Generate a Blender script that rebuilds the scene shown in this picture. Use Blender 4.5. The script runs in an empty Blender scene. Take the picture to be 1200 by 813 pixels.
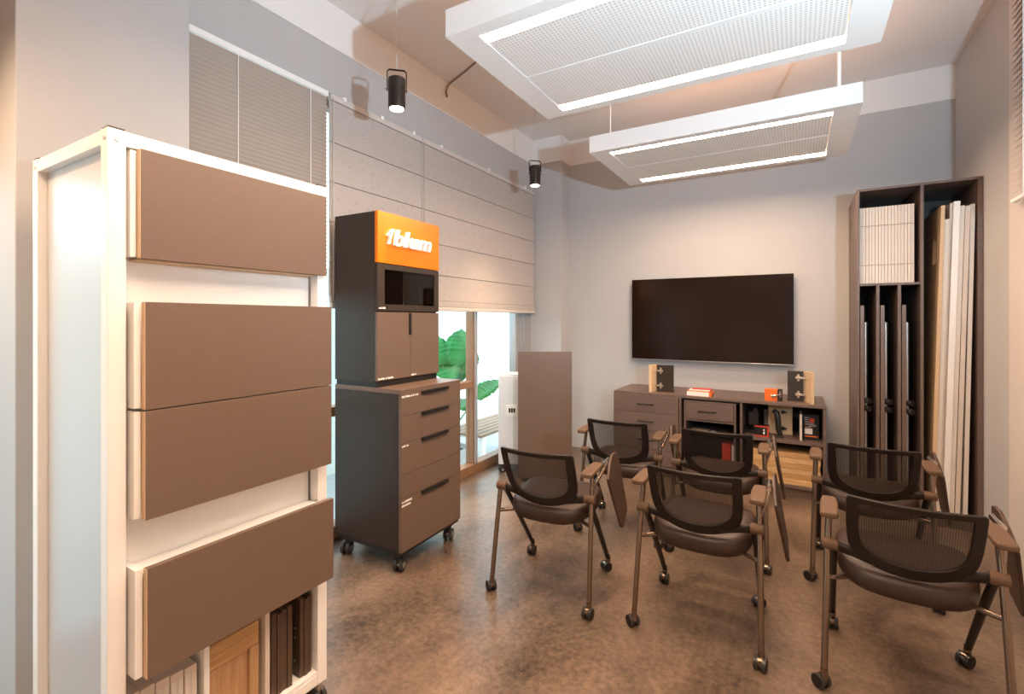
import bpy, bmesh, math, random
from mathutils import Vector, Matrix
random.seed(7)
SC = bpy.context.scene
COL = SC.collection
R = math.radians

# ------------------------------------------------------------------ camera
YAW = 30.5
cam_d = bpy.data.cameras.new('camera')
cam = bpy.data.objects.new('camera', cam_d); COL.objects.link(cam)
cam.location = (0, 0, 1.35)
cam.rotation_euler = (R(90), 0, R(YAW))
cam_d.sensor_fit = 'HORIZONTAL'; cam_d.sensor_width = 36.0
cam_d.lens = 568.0 / 1200.0 * 36.0
cam_d.shift_y = -(406.5 - 375.0) / 1200.0
cam_d.clip_start = 0.02
SC.camera = cam

# ------------------------------------------------------------------ world, lights, exposure
w = bpy.data.worlds.new('sky'); SC.world = w; w.use_nodes = True
bg = w.node_tree.nodes['Background']
bg.inputs['Color'].default_value = (0.76, 0.90, 1.0, 1)
bg.inputs['Strength'].default_value = 5.5

def spot(name, loc, target, power, col, angle, blend, radius):
    d = bpy.data.lights.new(name, 'SPOT'); d.energy = power; d.color = col
    d.spot_size = R(angle); d.spot_blend = blend; d.shadow_soft_size = radius
    o = bpy.data.objects.new(name, d); COL.objects.link(o); o.location = loc
    o.rotation_euler = (Vector(target) - Vector(loc)).to_track_quat('-Z', 'Y').to_euler()
    return o
# the photographer's small cool flash, to the right of the camera (its shadows are in the photo)
spot('flash', (0.85, 0.62, 1.65), (-1.35, 3.22, 3.85), 330, (0.60, 0.84, 1.0), 132, 1.0, 0.03)

def area(name, loc, target, power, col, sx, sy):
    d = bpy.data.lights.new(name, 'AREA'); d.energy = power; d.color = col; d.shape = 'RECTANGLE'; d.size = sx; d.size_y = sy
    o = bpy.data.objects.new(name, d); COL.objects.link(o); o.location = loc
    o.rotation_euler = (Vector(target) - Vector(loc)).to_track_quat('-Z', 'Y').to_euler()
    return o
SC.view_settings.view_transform = 'Standard'
SC.view_settings.look = 'None'
SC.view_settings.gamma = 1.0
SC.view_settings.use_curve_mapping = False
SC.view_settings.exposure = 0.0
LED_POWER = 92.0
CEILING_FILL = 8.0
LED_COL = (1.0, 0.69, 0.46)

# ------------------------------------------------------------------ materials
def mat(name, col, rough=0.5, metal=0.0, spec=None, **kw):
    m = bpy.data.materials.new(name); m.use_nodes = True
    b = m.node_tree.nodes['Principled BSDF']
    b.inputs['Base Color'].default_value = (*col, 1)
    b.inputs['Roughness'].default_value = rough
    b.inputs['Metallic'].default_value = metal
    if spec is not None: b.inputs['Specular IOR Level'].default_value = spec
    for k, v in kw.items(): b.inputs[k].default_value = v
    return m
def nodes(m): return m.node_tree.nodes, m.node_tree.links, m.node_tree.nodes['Principled BSDF']
def mottled(name, c1, c2, scale, rough, stretch=(1, 1, 1), detail=6, bump=0.0, metal=0, lo=0.3, hi=0.7, rvar=0.0):
    m = mat(name, c1, rough, metal); n, l, b = nodes(m)
    tc = n.new('ShaderNodeTexCoord'); mp = n.new('ShaderNodeMapping')
    mp.inputs['Scale'].default_value = stretch
    no = n.new('ShaderNodeTexNoise'); no.inputs['Scale'].default_value = scale; no.inputs['Detail'].default_value = detail
    no.inputs['Roughness'].default_value = 0.6
    cr = n.new('ShaderNodeValToRGB')
    cr.color_ramp.elements[0].position = lo; cr.color_ramp.elements[0].color = (*c1, 1)
    cr.color_ramp.elements[1].position = hi; cr.color_ramp.elements[1].color = (*c2, 1)
    l.new(tc.outputs['Object'], mp.inputs['Vector']); l.new(mp.outputs['Vector'], no.inputs['Vector'])
    l.new(no.outputs['Fac'], cr.inputs['Fac']); l.new(cr.outputs['Color'], b.inputs['Base Color'])
    if bump:
        bp = n.new('ShaderNodeBump'); bp.inputs['Strength'].default_value = bump; bp.inputs['Distance'].default_value = 0.002
        l.new(no.outputs['Fac'], bp.inputs['Height']); l.new(bp.outputs['Normal'], b.inputs['Normal'])
    if rvar:
        mr = n.new('ShaderNodeMapRange'); mr.inputs['To Min'].default_value = rough - rvar; mr.inputs['To Max'].default_value = rough + rvar
        l.new(no.outputs['Fac'], mr.inputs['Value']); l.new(mr.outputs['Result'], b.inputs['Roughness'])
    return m
def emit(name, col, strength):
    m = bpy.data.materials.new(name); m.use_nodes = True
    b = m.node_tree.nodes['Principled BSDF']
    b.inputs['Base Color'].default_value = (*col, 1)
    b.inputs['Emission Color'].default_value = (*col, 1); b.inputs['Emission Strength'].default_value = strength
    return m

M = {}
M['wall'] = mottled('grey_wall_paint', (.47, .465, .47), (.49, .485, .485), 3, .75, bump=.05)
M['warm_wall'] = mottled('warm_pale_wall_paint', (.62, .56, .52), (.64, .58, .54), 3, .75)  # paler and warmer than the grey walls, for the near right wall
M['white_paint'] = mat('white_ceiling_paint', (.80, .79, .78), .8)
M['ext_wall'] = mat('white_render_outside', (.70, .74, .71), .8)
M['ext_floor'] = mottled('grey_tiles_outside', (.30, .31, .32), (.38, .39, .40), 3, .5)
M['white_metal'] = mat('white_lacquered_metal', (.91, .895, .875), .35)
M['white_board'] = mat('white_board', (.91, .90, .88), .4)
M['cream'] = mottled('cream_lacquered_board', (.66, .58, .50), (.70, .62, .54), 3, .45)
M['cream_light'] = mat('off_white_board', (.74, .68, .61), .45)
M['frost'] = mat('frosted_grey_panel', (.62, .64, .67), .32, 0.25)
M['brown'] = mottled('taupe_lacquered_front', (.152, .100, .073), (.160, .106, .078), 60, .40, bump=.02)
M['brown_side'] = mottled('dark_taupe_carcass', (.030, .020, .014), (.034, .023, .016), 40, .42)  # front's taupe darkened to carry the sides' shade; also dark sample boards
M['taupe_wood'] = mottled('taupe_wood_laminate', (.125, .084, .068), (.162, .112, .093), 6, .45, stretch=(2, 2, 30), lo=.35, hi=.65)
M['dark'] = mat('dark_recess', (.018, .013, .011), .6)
M['black'] = mat('black_plastic', (.012, .011, .011), .4)
M['chairplastic'] = mat('dark_brown_chair_plastic', (.016, .010, .0075), .42, spec=.3)
M['armpad'] = mat('brown_armrest_plastic', (.125, .072, .042), .48, spec=.3)
M['leather'] = mottled('dark_brown_leatherette', (.034, .015, .009), (.040, .019, .012), 80, .45, bump=.12)
M['tube'] = mat('bronze_steel_tube', (.26, .185, .135), .20, .92)
M['tabletwood'] = mottled('brown_tablet_board', (.060, .031, .019), (.070, .038, .024), 20, .5)
M['wheel'] = mat('castor_rubber', (.03, .027, .026), .35)
M['chrome'] = mat('chrome', (.75, .73, .70), .18, 1.0)
M['silver'] = mat('brushed_aluminium', (.62, .62, .63), .3, .9)
M['orange'] = mat('glossy_orange_sign', (.80, .19, .004), .26)
M['orange_block'] = mat('orange_block_paint', (.85, .16, .015), .45)
M['red'] = mat('red_carton', (.55, .05, .03), .5)
M['lettering'] = mat('white_lettering', (.92, .90, .87), .4)
M['screen'] = mat('tv_screen_glass', (.012, .006, .004), .14, spec=.35)
M['bezel'] = mat('tv_bezel', (.05, .04, .038), .3)
M['oak'] = mottled('oak_grain', (.40, .22, .10), (.56, .35, .18), 9, .5, stretch=(14, 14, 1), bump=.15, lo=.3, hi=.7)
M['oak_h'] = mottled('oak_grain_horizontal', (.42, .23, .085), (.62, .38, .17), 7, .5, stretch=(1.2, 1, 22), bump=.1, lo=.3, hi=.7)
M['oak_h2'] = mottled('pale_oak_grain_horizontal', (.55, .34, .15), (.70, .46, .24), 7, .5, stretch=(1.2, 1, 22), bump=.1)
M['darkwood'] = mottled('dark_brown_wood', (.065, .036, .022), (.105, .062, .040), 9, .45, stretch=(10, 10, .8), bump=.1)
M['birch'] = mottled('birch_board', (.66, .46, .27), (.74, .54, .34), 5, .5, stretch=(1, 1, 8))
M['bench'] = mottled('weathered_bench_wood', (.22, .13, .08), (.30, .19, .12), 5, .6)
M['paper'] = mat('white_paper', (.86, .83, .80), .6)
M['window_wood'] = mottled('brown_window_wood', (.26, .135, .070), (.32, .17, .09), 6, .45, stretch=(4, 4, 1))
M['window_grey'] = mat('grey_window_metal', (.42, .42, .43), .4, .3)
M['blindhem'] = mat('blind_hem', (.62, .57, .53), .6)
M['leafstem'] = mat('leaf_stem', (.10, .30, .06), .5)
M['pot'] = mat('grey_plant_pot', (.35, .34, .33), .6)
M['soil'] = mat('potting_soil', (.04, .028, .02), .9)
M['appliance'] = mat('pale_grey_appliance', (.72, .75, .78), .35)
M['cord'] = mat('pale_cord', (.55, .50, .46), .6)
M['cord_brown'] = mat('brown_cable', (.30, .20, .15), .6)
M['bronze_lamp'] = mat('dark_bronze_lamp', (.030, .022, .018), .32, .3)
M['led'] = emit('led_diffuser', LED_COL, LED_POWER)
M['lens'] = emit('spot_lens', (1.0, .86, .70), 8.0)
M['venetian'] = mat('taupe_venetian_slat', (.43, .355, .305), .5)
M['venetian_grey'] = mat('grey_venetian_slat', (.46, .46, .47), .4)

# floor: mottled grey-brown vinyl with a soft sheen
def make_floor():
    m = mat('mottled_vinyl_floor', (.3, .22, .16), .36); n, l, b = nodes(m)
    tc = n.new('ShaderNodeTexCoord')
    a = n.new('ShaderNodeTexNoise'); a.inputs['Scale'].default_value = 2.2; a.inputs['Detail'].default_value = 8; a.inputs['Roughness'].default_value = .68; a.inputs['Distortion'].default_value = .4
    f = n.new('ShaderNodeTexNoise'); f.inputs['Scale'].default_value = 38; f.inputs['Detail'].default_value = 5; f.inputs['Roughness'].default_value = .7
    mp = n.new('ShaderNodeMapping'); mp.inputs['Scale'].default_value = (1.0, .55, 1)
    l.new(tc.outputs['Object'], mp.inputs['Vector']); l.new(mp.outputs['Vector'], a.inputs['Vector']); l.new(tc.outputs['Object'], f.inputs['Vector'])
    mx = n.new('ShaderNodeMath'); mx.operation = 'MULTIPLY_ADD'; mx.inputs[1].default_value = .35
    l.new(f.outputs['Fac'], mx.inputs[0]); 
    sc = n.new('ShaderNodeMath'); sc.operation = 'MULTIPLY'; sc.inputs[1].default_value = .65
    l.new(a.outputs['Fac'], sc.inputs[0]); l.new(sc.outputs[0], mx.inputs[2])
    cr = n.new('ShaderNodeValToRGB'); e = cr.color_ramp.elements
    e[0].position = .38; e[0].color = (.052, .036, .026, 1)
    e[1].position = .63; e[1].color = (.280, .190, .130, 1)
    k = e.new(.5); k.color = (.155, .104, .071, 1)
    l.new(mx.outputs[0], cr.inputs['Fac']); l.new(cr.outputs['Color'], b.inputs['Base Color'])
    mr = n.new('ShaderNodeMapRange'); mr.inputs['To Min'].default_value = .20; mr.inputs['To Max'].default_value = .42
    l.new(a.outputs['Fac'], mr.inputs['Value']); l.new(mr.outputs['Result'], b.inputs['Roughness'])
    bp = n.new('ShaderNodeBump'); bp.inputs['Strength'].default_value = .08; bp.inputs['Distance'].default_value = .002
    l.new(f.outputs['Fac'], bp.inputs['Height']); l.new(bp.outputs['Normal'], b.inputs['Normal'])
    return m
M['floor'] = make_floor()

def make_roman():
    m = mat('pale_fabric_with_dark_flecks', (.6, .55, .52), .8); n, l, b = nodes(m)
    tc = n.new('ShaderNodeTexCoord'); mp = n.new('ShaderNodeMapping'); mp.inputs['Scale'].default_value = (1, 9, 75)
    no = n.new('ShaderNodeTexNoise'); no.inputs['Scale'].default_value = 2.4; no.inputs['Detail'].default_value = 3
    cr = n.new('ShaderNodeValToRGB'); e = cr.color_ramp.elements
    e[0].position = .59; e[0].color = (.50, .45, .42, 1); e[1].position = .75; e[1].color = (.27, .225, .20, 1)
    l.new(tc.outputs['Object'], mp.inputs['Vector']); l.new(mp.outputs['Vector'], no.inputs['Vector'])
    l.new(no.outputs['Fac'], cr.inputs['Fac']); l.new(cr.outputs['Color'], b.inputs['Base Color'])
    return m
M['roman'] = make_roman()

def make_perf():
    m = mat('perforated_white_metal', (.78, .75, .73), .5); n, l, b = nodes(m)
    tc = n.new('ShaderNodeTexCoord'); mp = n.new('ShaderNodeMapping'); k = math.pi / .0165
    mp.inputs['Scale'].default_value = (k, k, 0); l.new(tc.outputs['Object'], mp.inputs['Vector'])
    sp = n.new('ShaderNodeSeparateXYZ'); l.new(mp.outputs['Vector'], sp.inputs[0])
    sx = n.new('ShaderNodeMath'); sx.operation = 'SINE'; l.new(sp.outputs['X'], sx.inputs[0])
    sy = n.new('ShaderNodeMath'); sy.operation = 'SINE'; l.new(sp.outputs['Y'], sy.inputs[0])
    mu = n.new('ShaderNodeMath'); mu.operation = 'MULTIPLY'; l.new(sx.outputs[0], mu.inputs[0]); l.new(sy.outputs[0], mu.inputs[1])
    ab = n.new('ShaderNodeMath'); ab.operation = 'ABSOLUTE'; l.new(mu.outputs[0], ab.inputs[0])
    cr = n.new('ShaderNodeValToRGB'); e = cr.color_ramp.elements
    e[0].position = .60; e[0].color = (.86, .84, .82, 1); e[1].position = .74; e[1].color = (.58, .555, .54, 1)
    l.new(ab.outputs[0], cr.inputs['Fac']); l.new(cr.outputs['Color'], b.inputs['Base Color'])
    return m
M['perf'] = make_perf()

def make_mesh_fabric():
    m = bpy.data.materials.new('chair_mesh_fabric'); m.use_nodes = True
    n = m.node_tree.nodes; l = m.node_tree.links; b = n['Principled BSDF']; out = n['Material Output']
    b.inputs['Base Color'].default_value = (.014, .010, .008, 1); b.inputs['Roughness'].default_value = .5
    tr = n.new('ShaderNodeBsdfTransparent'); mix = n.new('ShaderNodeMixShader')
    tc = n.new('ShaderNodeTexCoord'); sp = n.new('ShaderNodeSeparateXYZ'); l.new(tc.outputs['Object'], sp.inputs[0])
    ms = n.new('ShaderNodeMath'); ms.operation = 'MULTIPLY'; ms.inputs[1].default_value = 2 * math.pi / .007; l.new(sp.outputs['X'], ms.inputs[0])
    si = n.new('ShaderNodeMath'); si.operation = 'SINE'; l.new(ms.outputs[0], si.inputs[0])
    mr = n.new('ShaderNodeMapRange'); mr.inputs['From Min'].default_value = -1; mr.inputs['To Min'].default_value = .50; mr.inputs['To Max'].default_value = .78
    l.new(si.outputs[0], mr.inputs['Value']); l.new(mr.outputs['Result'], mix.inputs['Fac'])
    l.new(tr.outputs[0], mix.inputs[1]); l.new(b.outputs[0], mix.inputs[2]); l.new(mix.outputs[0], out.inputs['Surface'])
    return m
M['mesh'] = make_mesh_fabric()

def thin_glass(name, tint, refl_rough=.02, dark=0.0, dcol=(.02, .015, .012)):
    m = bpy.data.materials.new(name); m.use_nodes = True
    n = m.node_tree.nodes; l = m.node_tree.links; out = n['Material Output']; n.remove(n['Principled BSDF'])
    tr = n.new('ShaderNodeBsdfTransparent'); tr.inputs['Color'].default_value = (*tint, 1)
    gl = n.new('ShaderNodeBsdfGlossy'); gl.inputs['Roughness'].default_value = refl_rough
    fr = n.new('ShaderNodeLayerWeight'); pw = n.new('ShaderNodeMath'); pw.operation = 'POWER'; pw.inputs[1].default_value = 4.0
    l.new(fr.outputs['Facing'], pw.inputs[0])
    mr = n.new('ShaderNodeMapRange'); mr.inputs['To Min'].default_value = .04; mr.inputs['To Max'].default_value = .7; l.new(pw.outputs[0], mr.inputs['Value'])
    mix = n.new('ShaderNodeMixShader'); l.new(mr.outputs['Result'], mix.inputs['Fac'])
    l.new(tr.outputs[0], mix.inputs[1]); l.new(gl.outputs[0], mix.inputs[2]); l.new(mix.outputs[0], out.inputs['Surface'])
    return m
M['glass'] = thin_glass('window_glass', (.93, .97, .96))
M['tinted'] = thin_glass('bronze_tinted_glass', (.50, .42, .36))

def make_leaf():
    m = bpy.data.materials.new('glossy_green_leaf'); m.use_nodes = True
    n = m.node_tree.nodes; l = m.node_tree.links; b = n['Principled BSDF']; out = n['Material Output']
    b.inputs['Roughness'].default_value = .35
    tc = n.new('ShaderNodeTexCoord'); no = n.new('ShaderNodeTexNoise'); no.inputs['Scale'].default_value = 7
    cr = n.new('ShaderNodeValToRGB'); e = cr.color_ramp.elements
    e[0].position = .3; e[0].color = (.015, .20, .045, 1); e[1].position = .7; e[1].color = (.06, .45, .11, 1)
    l.new(tc.outputs['Object'], no.inputs['Vector']); l.new(no.outputs['Fac'], cr.inputs['Fac']); l.new(cr.outputs['Color'], b.inputs['Base Color'])
    t = n.new('ShaderNodeBsdfTranslucent'); t.inputs['Color'].default_value = (.08, .5, .12, 1)
    mx = n.new('ShaderNodeMixShader'); mx.inputs['Fac'].default_value = .45
    l.new(b.outputs[0], mx.inputs[1]); l.new(t.outputs[0], mx.inputs[2]); l.new(mx.outputs[0], out.inputs['Surface'])
    return m
M['leaf'] = make_leaf()

# ------------------------------------------------------------------ mesh builder
class MB:
    def __init__(s): s.v = []; s.f = []; s.mi = []; s.cur = 0
    def add(s, vs, fs):
        o = len(s.v); s.v += [Vector(p) for p in vs]
        for f in fs: s.f.append([i + o for i in f]); s.mi.append(s.cur)
        return s
    def box(s, x0, x1, y0, y1, z0, z1):
        return s.add([(x0, y0, z0), (x1, y0, z0), (x1, y1, z0), (x0, y1, z0), (x0, y0, z1), (x1, y0, z1), (x1, y1, z1), (x0, y1, z1)],
                     [(3, 2, 1, 0), (4, 5, 6, 7), (0, 1, 5, 4), (1, 2, 6, 5), (2, 3, 7, 6), (3, 0, 4, 7)])
    def cyl(s, p0, p1, r0, r1=None, n=14, flat=1.0):
        p0 = Vector(p0); p1 = Vector(p1); r1 = r0 if r1 is None else r1
        return s.tube([p0, p1], [r0, r1], n, flat)
    def tube(s, pts, rad, n=10, flat=1.0, up=None):
        pts = [Vector(p) for p in pts]
        if not isinstance(rad, (list, tuple)): rad = [rad] * len(pts)
        vs = []; fs = []; k = len(pts)
        t0 = (pts[1] - pts[0]).normalized()
        u = Vector(up) if up else (Vector((0, 0, 1)) if abs(t0.z) < .9 else Vector((1, 0, 0)))
        for i, p in enumerate(pts):
            t = (pts[min(i + 1, k - 1)] - pts[max(i - 1, 0)]).normalized()
            a = (u - t * u.dot(t)).normalized(); b = t.cross(a); u = a
            for j in range(n):
                th = 2 * math.pi * j / n
                vs.append(p + a * (math.cos(th) * rad[i]) + b * (math.sin(th) * rad[i] * flat))
        for i in range(k - 1):
            for j in range(n):
                j2 = (j + 1) % n
                fs.append((i * n + j, i * n + j2, (i + 1) * n + j2, (i + 1) * n + j))
        fs.append(tuple(reversed(range(n)))); fs.append(tuple((k - 1) * n + j for j in range(n)))
        return s.add(vs, fs)
    def prism(s, poly, a, b, axis='x'):
        # poly = list of 2D points in the plane normal to axis; extruded from a to b
        mk = {'x': lambda p, t: (t, p[0], p[1]), 'y': lambda p, t: (p[0], t, p[1]), 'z': lambda p, t: (p[0], p[1], t)}[axis]
        n = len(poly); vs = [mk(p, a) for p in poly] + [mk(p, b) for p in poly]
        fs = [tuple(range(n)), tuple(reversed(range(n, 2 * n)))] + [(i, n + i, n + (i + 1) % n, (i + 1) % n) for i in range(n)]
        return s.add(vs, fs)
    def lathe(s, prof, n=20, c=(0, 0, 0)):
        c = Vector(c); vs = []; fs = []; k = len(prof)
        for r, z in prof:
            for j in range(n):
                th = 2 * math.pi * j / n; vs.append(c + Vector((r * math.cos(th), r * math.sin(th), z)))
        for i in range(k - 1):
            for j in range(n):
                j2 = (j + 1) % n; fs.append((i * n + j, i * n + j2, (i + 1) * n + j2, (i + 1) * n + j))
        fs.append(tuple(reversed(range(n)))); fs.append(tuple((k - 1) * n + j for j in range(n)))
        return s.add(vs, fs)
    def xf(s, mtx): s.v = [mtx @ p for p in s.v]; return s
    def build(s, name, mats, parent=None, bev=0.0, smooth=None, inv=None, seg=2):
        me = bpy.data.meshes.new(name)
        vs = [inv @ p for p in s.v] if inv is not None else s.v
        me.from_pydata([tuple(p) for p in vs], [], s.f)
        bm = bmesh.new(); bm.from_mesh(me); bmesh.ops.recalc_face_normals(bm, faces=bm.faces); bm.to_mesh(me); bm.free()
        if not isinstance(mats, (list, tuple)): mats = [mats]
        for m in mats: me.materials.append(m)
        for i, p in enumerate(me.polygons): p.material_index = s.mi[i]
        o = bpy.data.objects.new(name, me); COL.objects.link(o)
        if parent: o.parent = parent
        if smooth is not None:
            me.polygons.foreach_set('use_smooth', [True] * len(me.polygons))
            me.set_sharp_from_angle(angle=R(smooth))
        if bev:
            b = o.modifiers.new('bevel', 'BEVEL'); b.width = bev; b.segments = seg; b.limit_method = 'ANGLE'; b.angle_limit = R(40)
        return o

class Thing:
    """an Empty at the thing's base; parts may be given in world or in local coordinates"""
    def __init__(s, name, label, cat, loc, rotz=0, group=None, kind=None):
        o = bpy.data.objects.new(name, None); COL.objects.link(o); s.o = o
        o.location = loc; o.rotation_euler = (0, 0, rotz); o.empty_display_size = .1
        if label: o['label'] = label
        if cat: o['category'] = cat
        if group: o['group'] = group
        if kind: o['kind'] = kind
        s.inv = (Matrix.Translation(Vector(loc)) @ Matrix.Rotation(rotz, 4, 'Z')).inverted()
    def W(s, name, mb, m, parent=None, **kw): return mb.build(name, m, parent or s.o, inv=s.inv, **kw)
    def L(s, name, mb, m, parent=None, **kw): return mb.build(name, m, parent or s.o, **kw)
def tag(o, label, cat, group=None, kind=None):
    o['label'] = label; o['category'] = cat
    if group: o['group'] = group
    if kind: o['kind'] = kind
    return o
def structure(name, mb, m, parent=None, **kw):
    o = mb.build(name, m, parent, **kw)
    if parent is None: o['kind'] = 'structure'
    return o
def B(x0, x1, y0, y1, z0, z1): return MB().box(x0, x1, y0, y1, z0, z1)
def dup(root, loc, rotz, label, group=None):
    r = root.copy(); COL.objects.link(r); r.location = loc; r.rotation_euler = (0, 0, rotz); r['label'] = label
    if group: r['group'] = group
    for ch in list(root.children):
        c = ch.copy(); COL.objects.link(c); c.parent = r
        for g in list(ch.children):
            d = g.copy(); COL.objects.link(d); d.parent = c
    return r

# ------------------------------------------------------------------ room shell
XL, XR, XR2, YB, YF, H = -2.43, 1.014, 0.985, 4.79, -2.4, 3.26
ZG = 3.0            # grey paint stops here, white above
ZW = 2.72           # window head
structure('floor', B(XL - .02, XR + .3, YF - .1, YB + .1, -.12, 0), M['floor'])
structure('ceiling', B(XL - .35, XR + .3, YF - .1, YB + .2, H, H + .12), M['white_paint'])
structure('wall_back', B(XL - .3, XR + .15, YB, YB + .15, -.1, H), M['wall'])
structure('wall_right', B(XR, XR + .2, 3.62, YB, 0, H), M['wall'])
structure('wall_right.001', B(XR2, XR2 + .25, YF, 3.62, 0, H), M['warm_wall'])
structure('wall_rear', B(XL - .3, XR + .3, YF - .15, YF, 0, H), M['wall'])
# left wall: lintel above the windows, pier between them, pilaster in the far corner
PY0, PY1, PX = .528, 1.042, -2.15
lw = MB().box(XL - .22, XL, YF, YB, ZW, H).box(XL - .22, PX, PY0, PY1, 0, ZW).box(XL - .0001, PX, PY0, PY1, ZW, H)
lw.box(XL - .22, XL, YF, -1.5, 0, ZW)
structure('wall_left', lw, M['wall'], bev=.003)
PLX, PLY = -2.105, 4.573
structure('wall_pilaster', MB().box(XL - .22, PLX, PLY, YB + .001, 0, H), M['wall'], bev=.003)
structure('trim_1', MB().box(XL, XL + .008, PY1, PLY, ZG, H).box(XL, XL + .008, YF, PY0, ZG, H), M['white_paint'])
structure('trim_2', MB().box(PLX, XR, YB - .008, YB, ZG, H), M['white_paint'])
structure('trim_3', MB().box(XL, PLX + .008, PLY - .008, PLY, ZG, H).box(PLX, PLX + .008, PLY, YB - .008, ZG, H), M['white_paint'])

# windows: root empties with frame pieces and panes
def window_root(name, loc):
    o = bpy.data.objects.new(name, None); COL.objects.link(o); o.location = loc; o['kind'] = 'structure'
    return o, Matrix.Translation(Vector(loc)).inverted()
w1, i1 = window_root('window_1', (XL, 2.8, 0))
fx0, fx1 = XL - .11, XL - .045
def wp(root, inv, name, mb, m, **kw): return mb.build(name, m, root, inv=inv, **kw)
wp(w1, i1, 'sill_rail', B(fx0, fx1 + .03, PY1, PLY, 0, .085), M['window_wood'], bev=.004)
wp(w1, i1, 'head_rail', B(fx0, fx1, PY1, PLY, ZW - .07, ZW), M['window_wood'])
for y0, y1, m in ((PY1, PY1 + .06, 'window_wood'), (1.885, 1.935, 'window_grey'), (2.30, 2.37, 'window_wood'), (3.50, 3.575, 'window_wood'), (4.25, 4.31, 'window_grey'), (4.345, 4.40, 'window_grey'), (4.44, 4.573, 'window_grey')):
    wp(w1, i1, 'mullion', B(fx0, fx1 + .015, y0, y1, .085, ZW - .07), M[m], bev=.004)
wp(w1, i1, 'mullion_cap', B(fx1 + .015, fx1 + .035, 3.515, 3.545, .085, ZW - .07), M['window_grey'], bev=.003)
for y0, y1 in ((PY1 + .06, 1.885), (1.935, 2.30), (2.37, 3.50)):
    wp(w1, i1, 'transom', B(fx0, fx1 + .012, y0, y1, .755, .815), M['window_wood'], bev=.004)
    wp(w1, i1, 'pane', B(fx0 + .028, fx0 + .034, y0, y1, .085, .755), M['glass'])
    wp(w1, i1, 'pane', B(fx0 + .028, fx0 + .034, y0, y1, .815, ZW - .07), M['glass'])
for y0, y1 in ((3.575, 4.25), (4.40, 4.44)):
    wp(w1, i1, 'pane', B(fx0 + .028, fx0 + .034, y0, y1, .085, ZW - .07), M['glass'])
wp(w1, i1, 'pane', B(fx0 + .028, fx0 + .034, 4.31, 4.345, .085, ZW - .07), M['glass'])
w2, i2 = window_root('window_2', (XL, -.5, 0))
wp(w2, i2, 'sill_rail', B(fx0, fx1, -1.5, PY0, 0, .085), M['window_wood'])
wp(w2, i2, 'head_rail', B(fx0, fx1, -1.5, PY0, ZW - .07, ZW), M['window_wood'])
for y0, y1 in ((-1.5, -1.44), (-.52, -.46), (PY0 - .06, PY0)):
    wp(w2, i2, 'mullion', B(fx0, fx1, y0, y1, .085, ZW - .07), M['window_wood'])
for y0, y1 in ((-1.44, -.52), (-.46, PY0 - .06)):
    wp(w2, i2, 'pane', B(fx0 + .028, fx0 + .034, y0, y1, .085, ZW - .07), M['glass'])

# outside
structure('floor_outside', B(-5.2, XL - .23, -3, 9, -.42, -.30), M['ext_floor'])
structure('wall_outside', B(-4.45, -4.3, -3, 9, -.30, 1.9), M['ext_wall'])

# ------------------------------------------------------------------ blinds
def roman(label, y0, y1, zb=1.42):
    t = Thing('roman_blind', label, 'blind', (XL + .03, (y0 + y1) / 2, zb), group='roman blinds')
    xs = XL + .012
    t.W('head_rail', B(xs - .012, xs + .02, y0, y1, 2.67, 2.705), M['blindhem'], bev=.003)
    zs = [zb + .08] + [q for q in (1.70, 1.94, 2.18, 2.42, 2.67) if q > zb + .1]
    for i in range(len(zs) - 1):
        z0, z1 = zs[i], zs[i + 1]
        mb = MB()
        mb.prism([(xs - .004, z0 - .006), (xs, z0 - .006), (xs, z0), (xs + .012, z0 + .002), (xs + .008, (z0 + z1) / 2), (xs + .007, z1 - .0025), (xs, z1 - .001), (xs - .004, z1 - .001)], y0, y1, 'y')
        t.W('fabric_panel', mb, M['roman'])
    t.W('fabric_fold', B(xs, xs + .022, y0, y1, zb + .032, zb + .079), M['roman'], bev=.004)
    t.W('hem_bar', B(xs + .002, xs + .026, y0, y1, zb, zb + .031), M['blindhem'], bev=.006)
    for k in range(3):
        yy = y0 + (y1 - y0) * (.12 + .38 * k)
        t.W('bracket', B(xs, xs + .028, yy - .012, yy + .012, 2.69, 2.715), M['white_metal'], bev=.002)
    t.W('pull_cord', MB().tube([(xs + .026, y0 + .012, 2.68), (xs + .026, y0 + .012, zb + .04)], .0028, 6), M['cord'])
roman('pale flecked roman blind behind the dark cabinet, nearer of the two', 1.945, 2.763)
roman('wide pale flecked roman blind reaching the far corner pilaster', 2.768, 4.548)

def venetian(label, x, y0, y1, ztop, zbot, pitch, m, tilt, facing=1):
    t = Thing('venetian_blind', label, 'blind', (x, (y0 + y1) / 2, zbot))
    t.W('head_rail', B(x - .018, x + .018, y0, y1, ztop - .03, ztop), M['white_metal'], bev=.003)
    n = int((ztop - .04 - zbot - .02) / pitch)
    sl = MB(); wv = .0125
    a = R(tilt)
    prof = []
    for s in (-1, -.5, 0, .5, 1):
        prof.append((s * wv * math.cos(a), s * wv * math.sin(a) + .0015 * (1 - s * s)))
    poly = prof + [(p[0], p[1] - .0008) for p in reversed(prof)]
    sl.prism(poly, -(y1 - y0) / 2, (y1 - y0) / 2, 'y')
    first = None
    for i in range(n):
        z = ztop - .045 - i * pitch
        if first is None:
            first = t.L('slat', sl, m); o = first
        else:
            o = first.copy(); COL.objects.link(o)
        o.location = (0, 0, z - zbot)
    t.W('bottom_rail', B(x - .012, x + .012, y0, y1, zbot, zbot + .018), M['white_metal'], bev=.003)
    for f in (.38, .86):
        yy = y0 + (y1 - y0) * f
        t.W('ladder_cord', MB().tube([(x + facing * .014, yy, ztop - .02), (x + facing * .014, yy, zbot + .01)], .0022, 6), M['white_metal'])
roman('pale roman blind on the window beside the white display rack', -1.48, .50, 1.86)  # added blind out of view, keeps daylight off the upper pier
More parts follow.
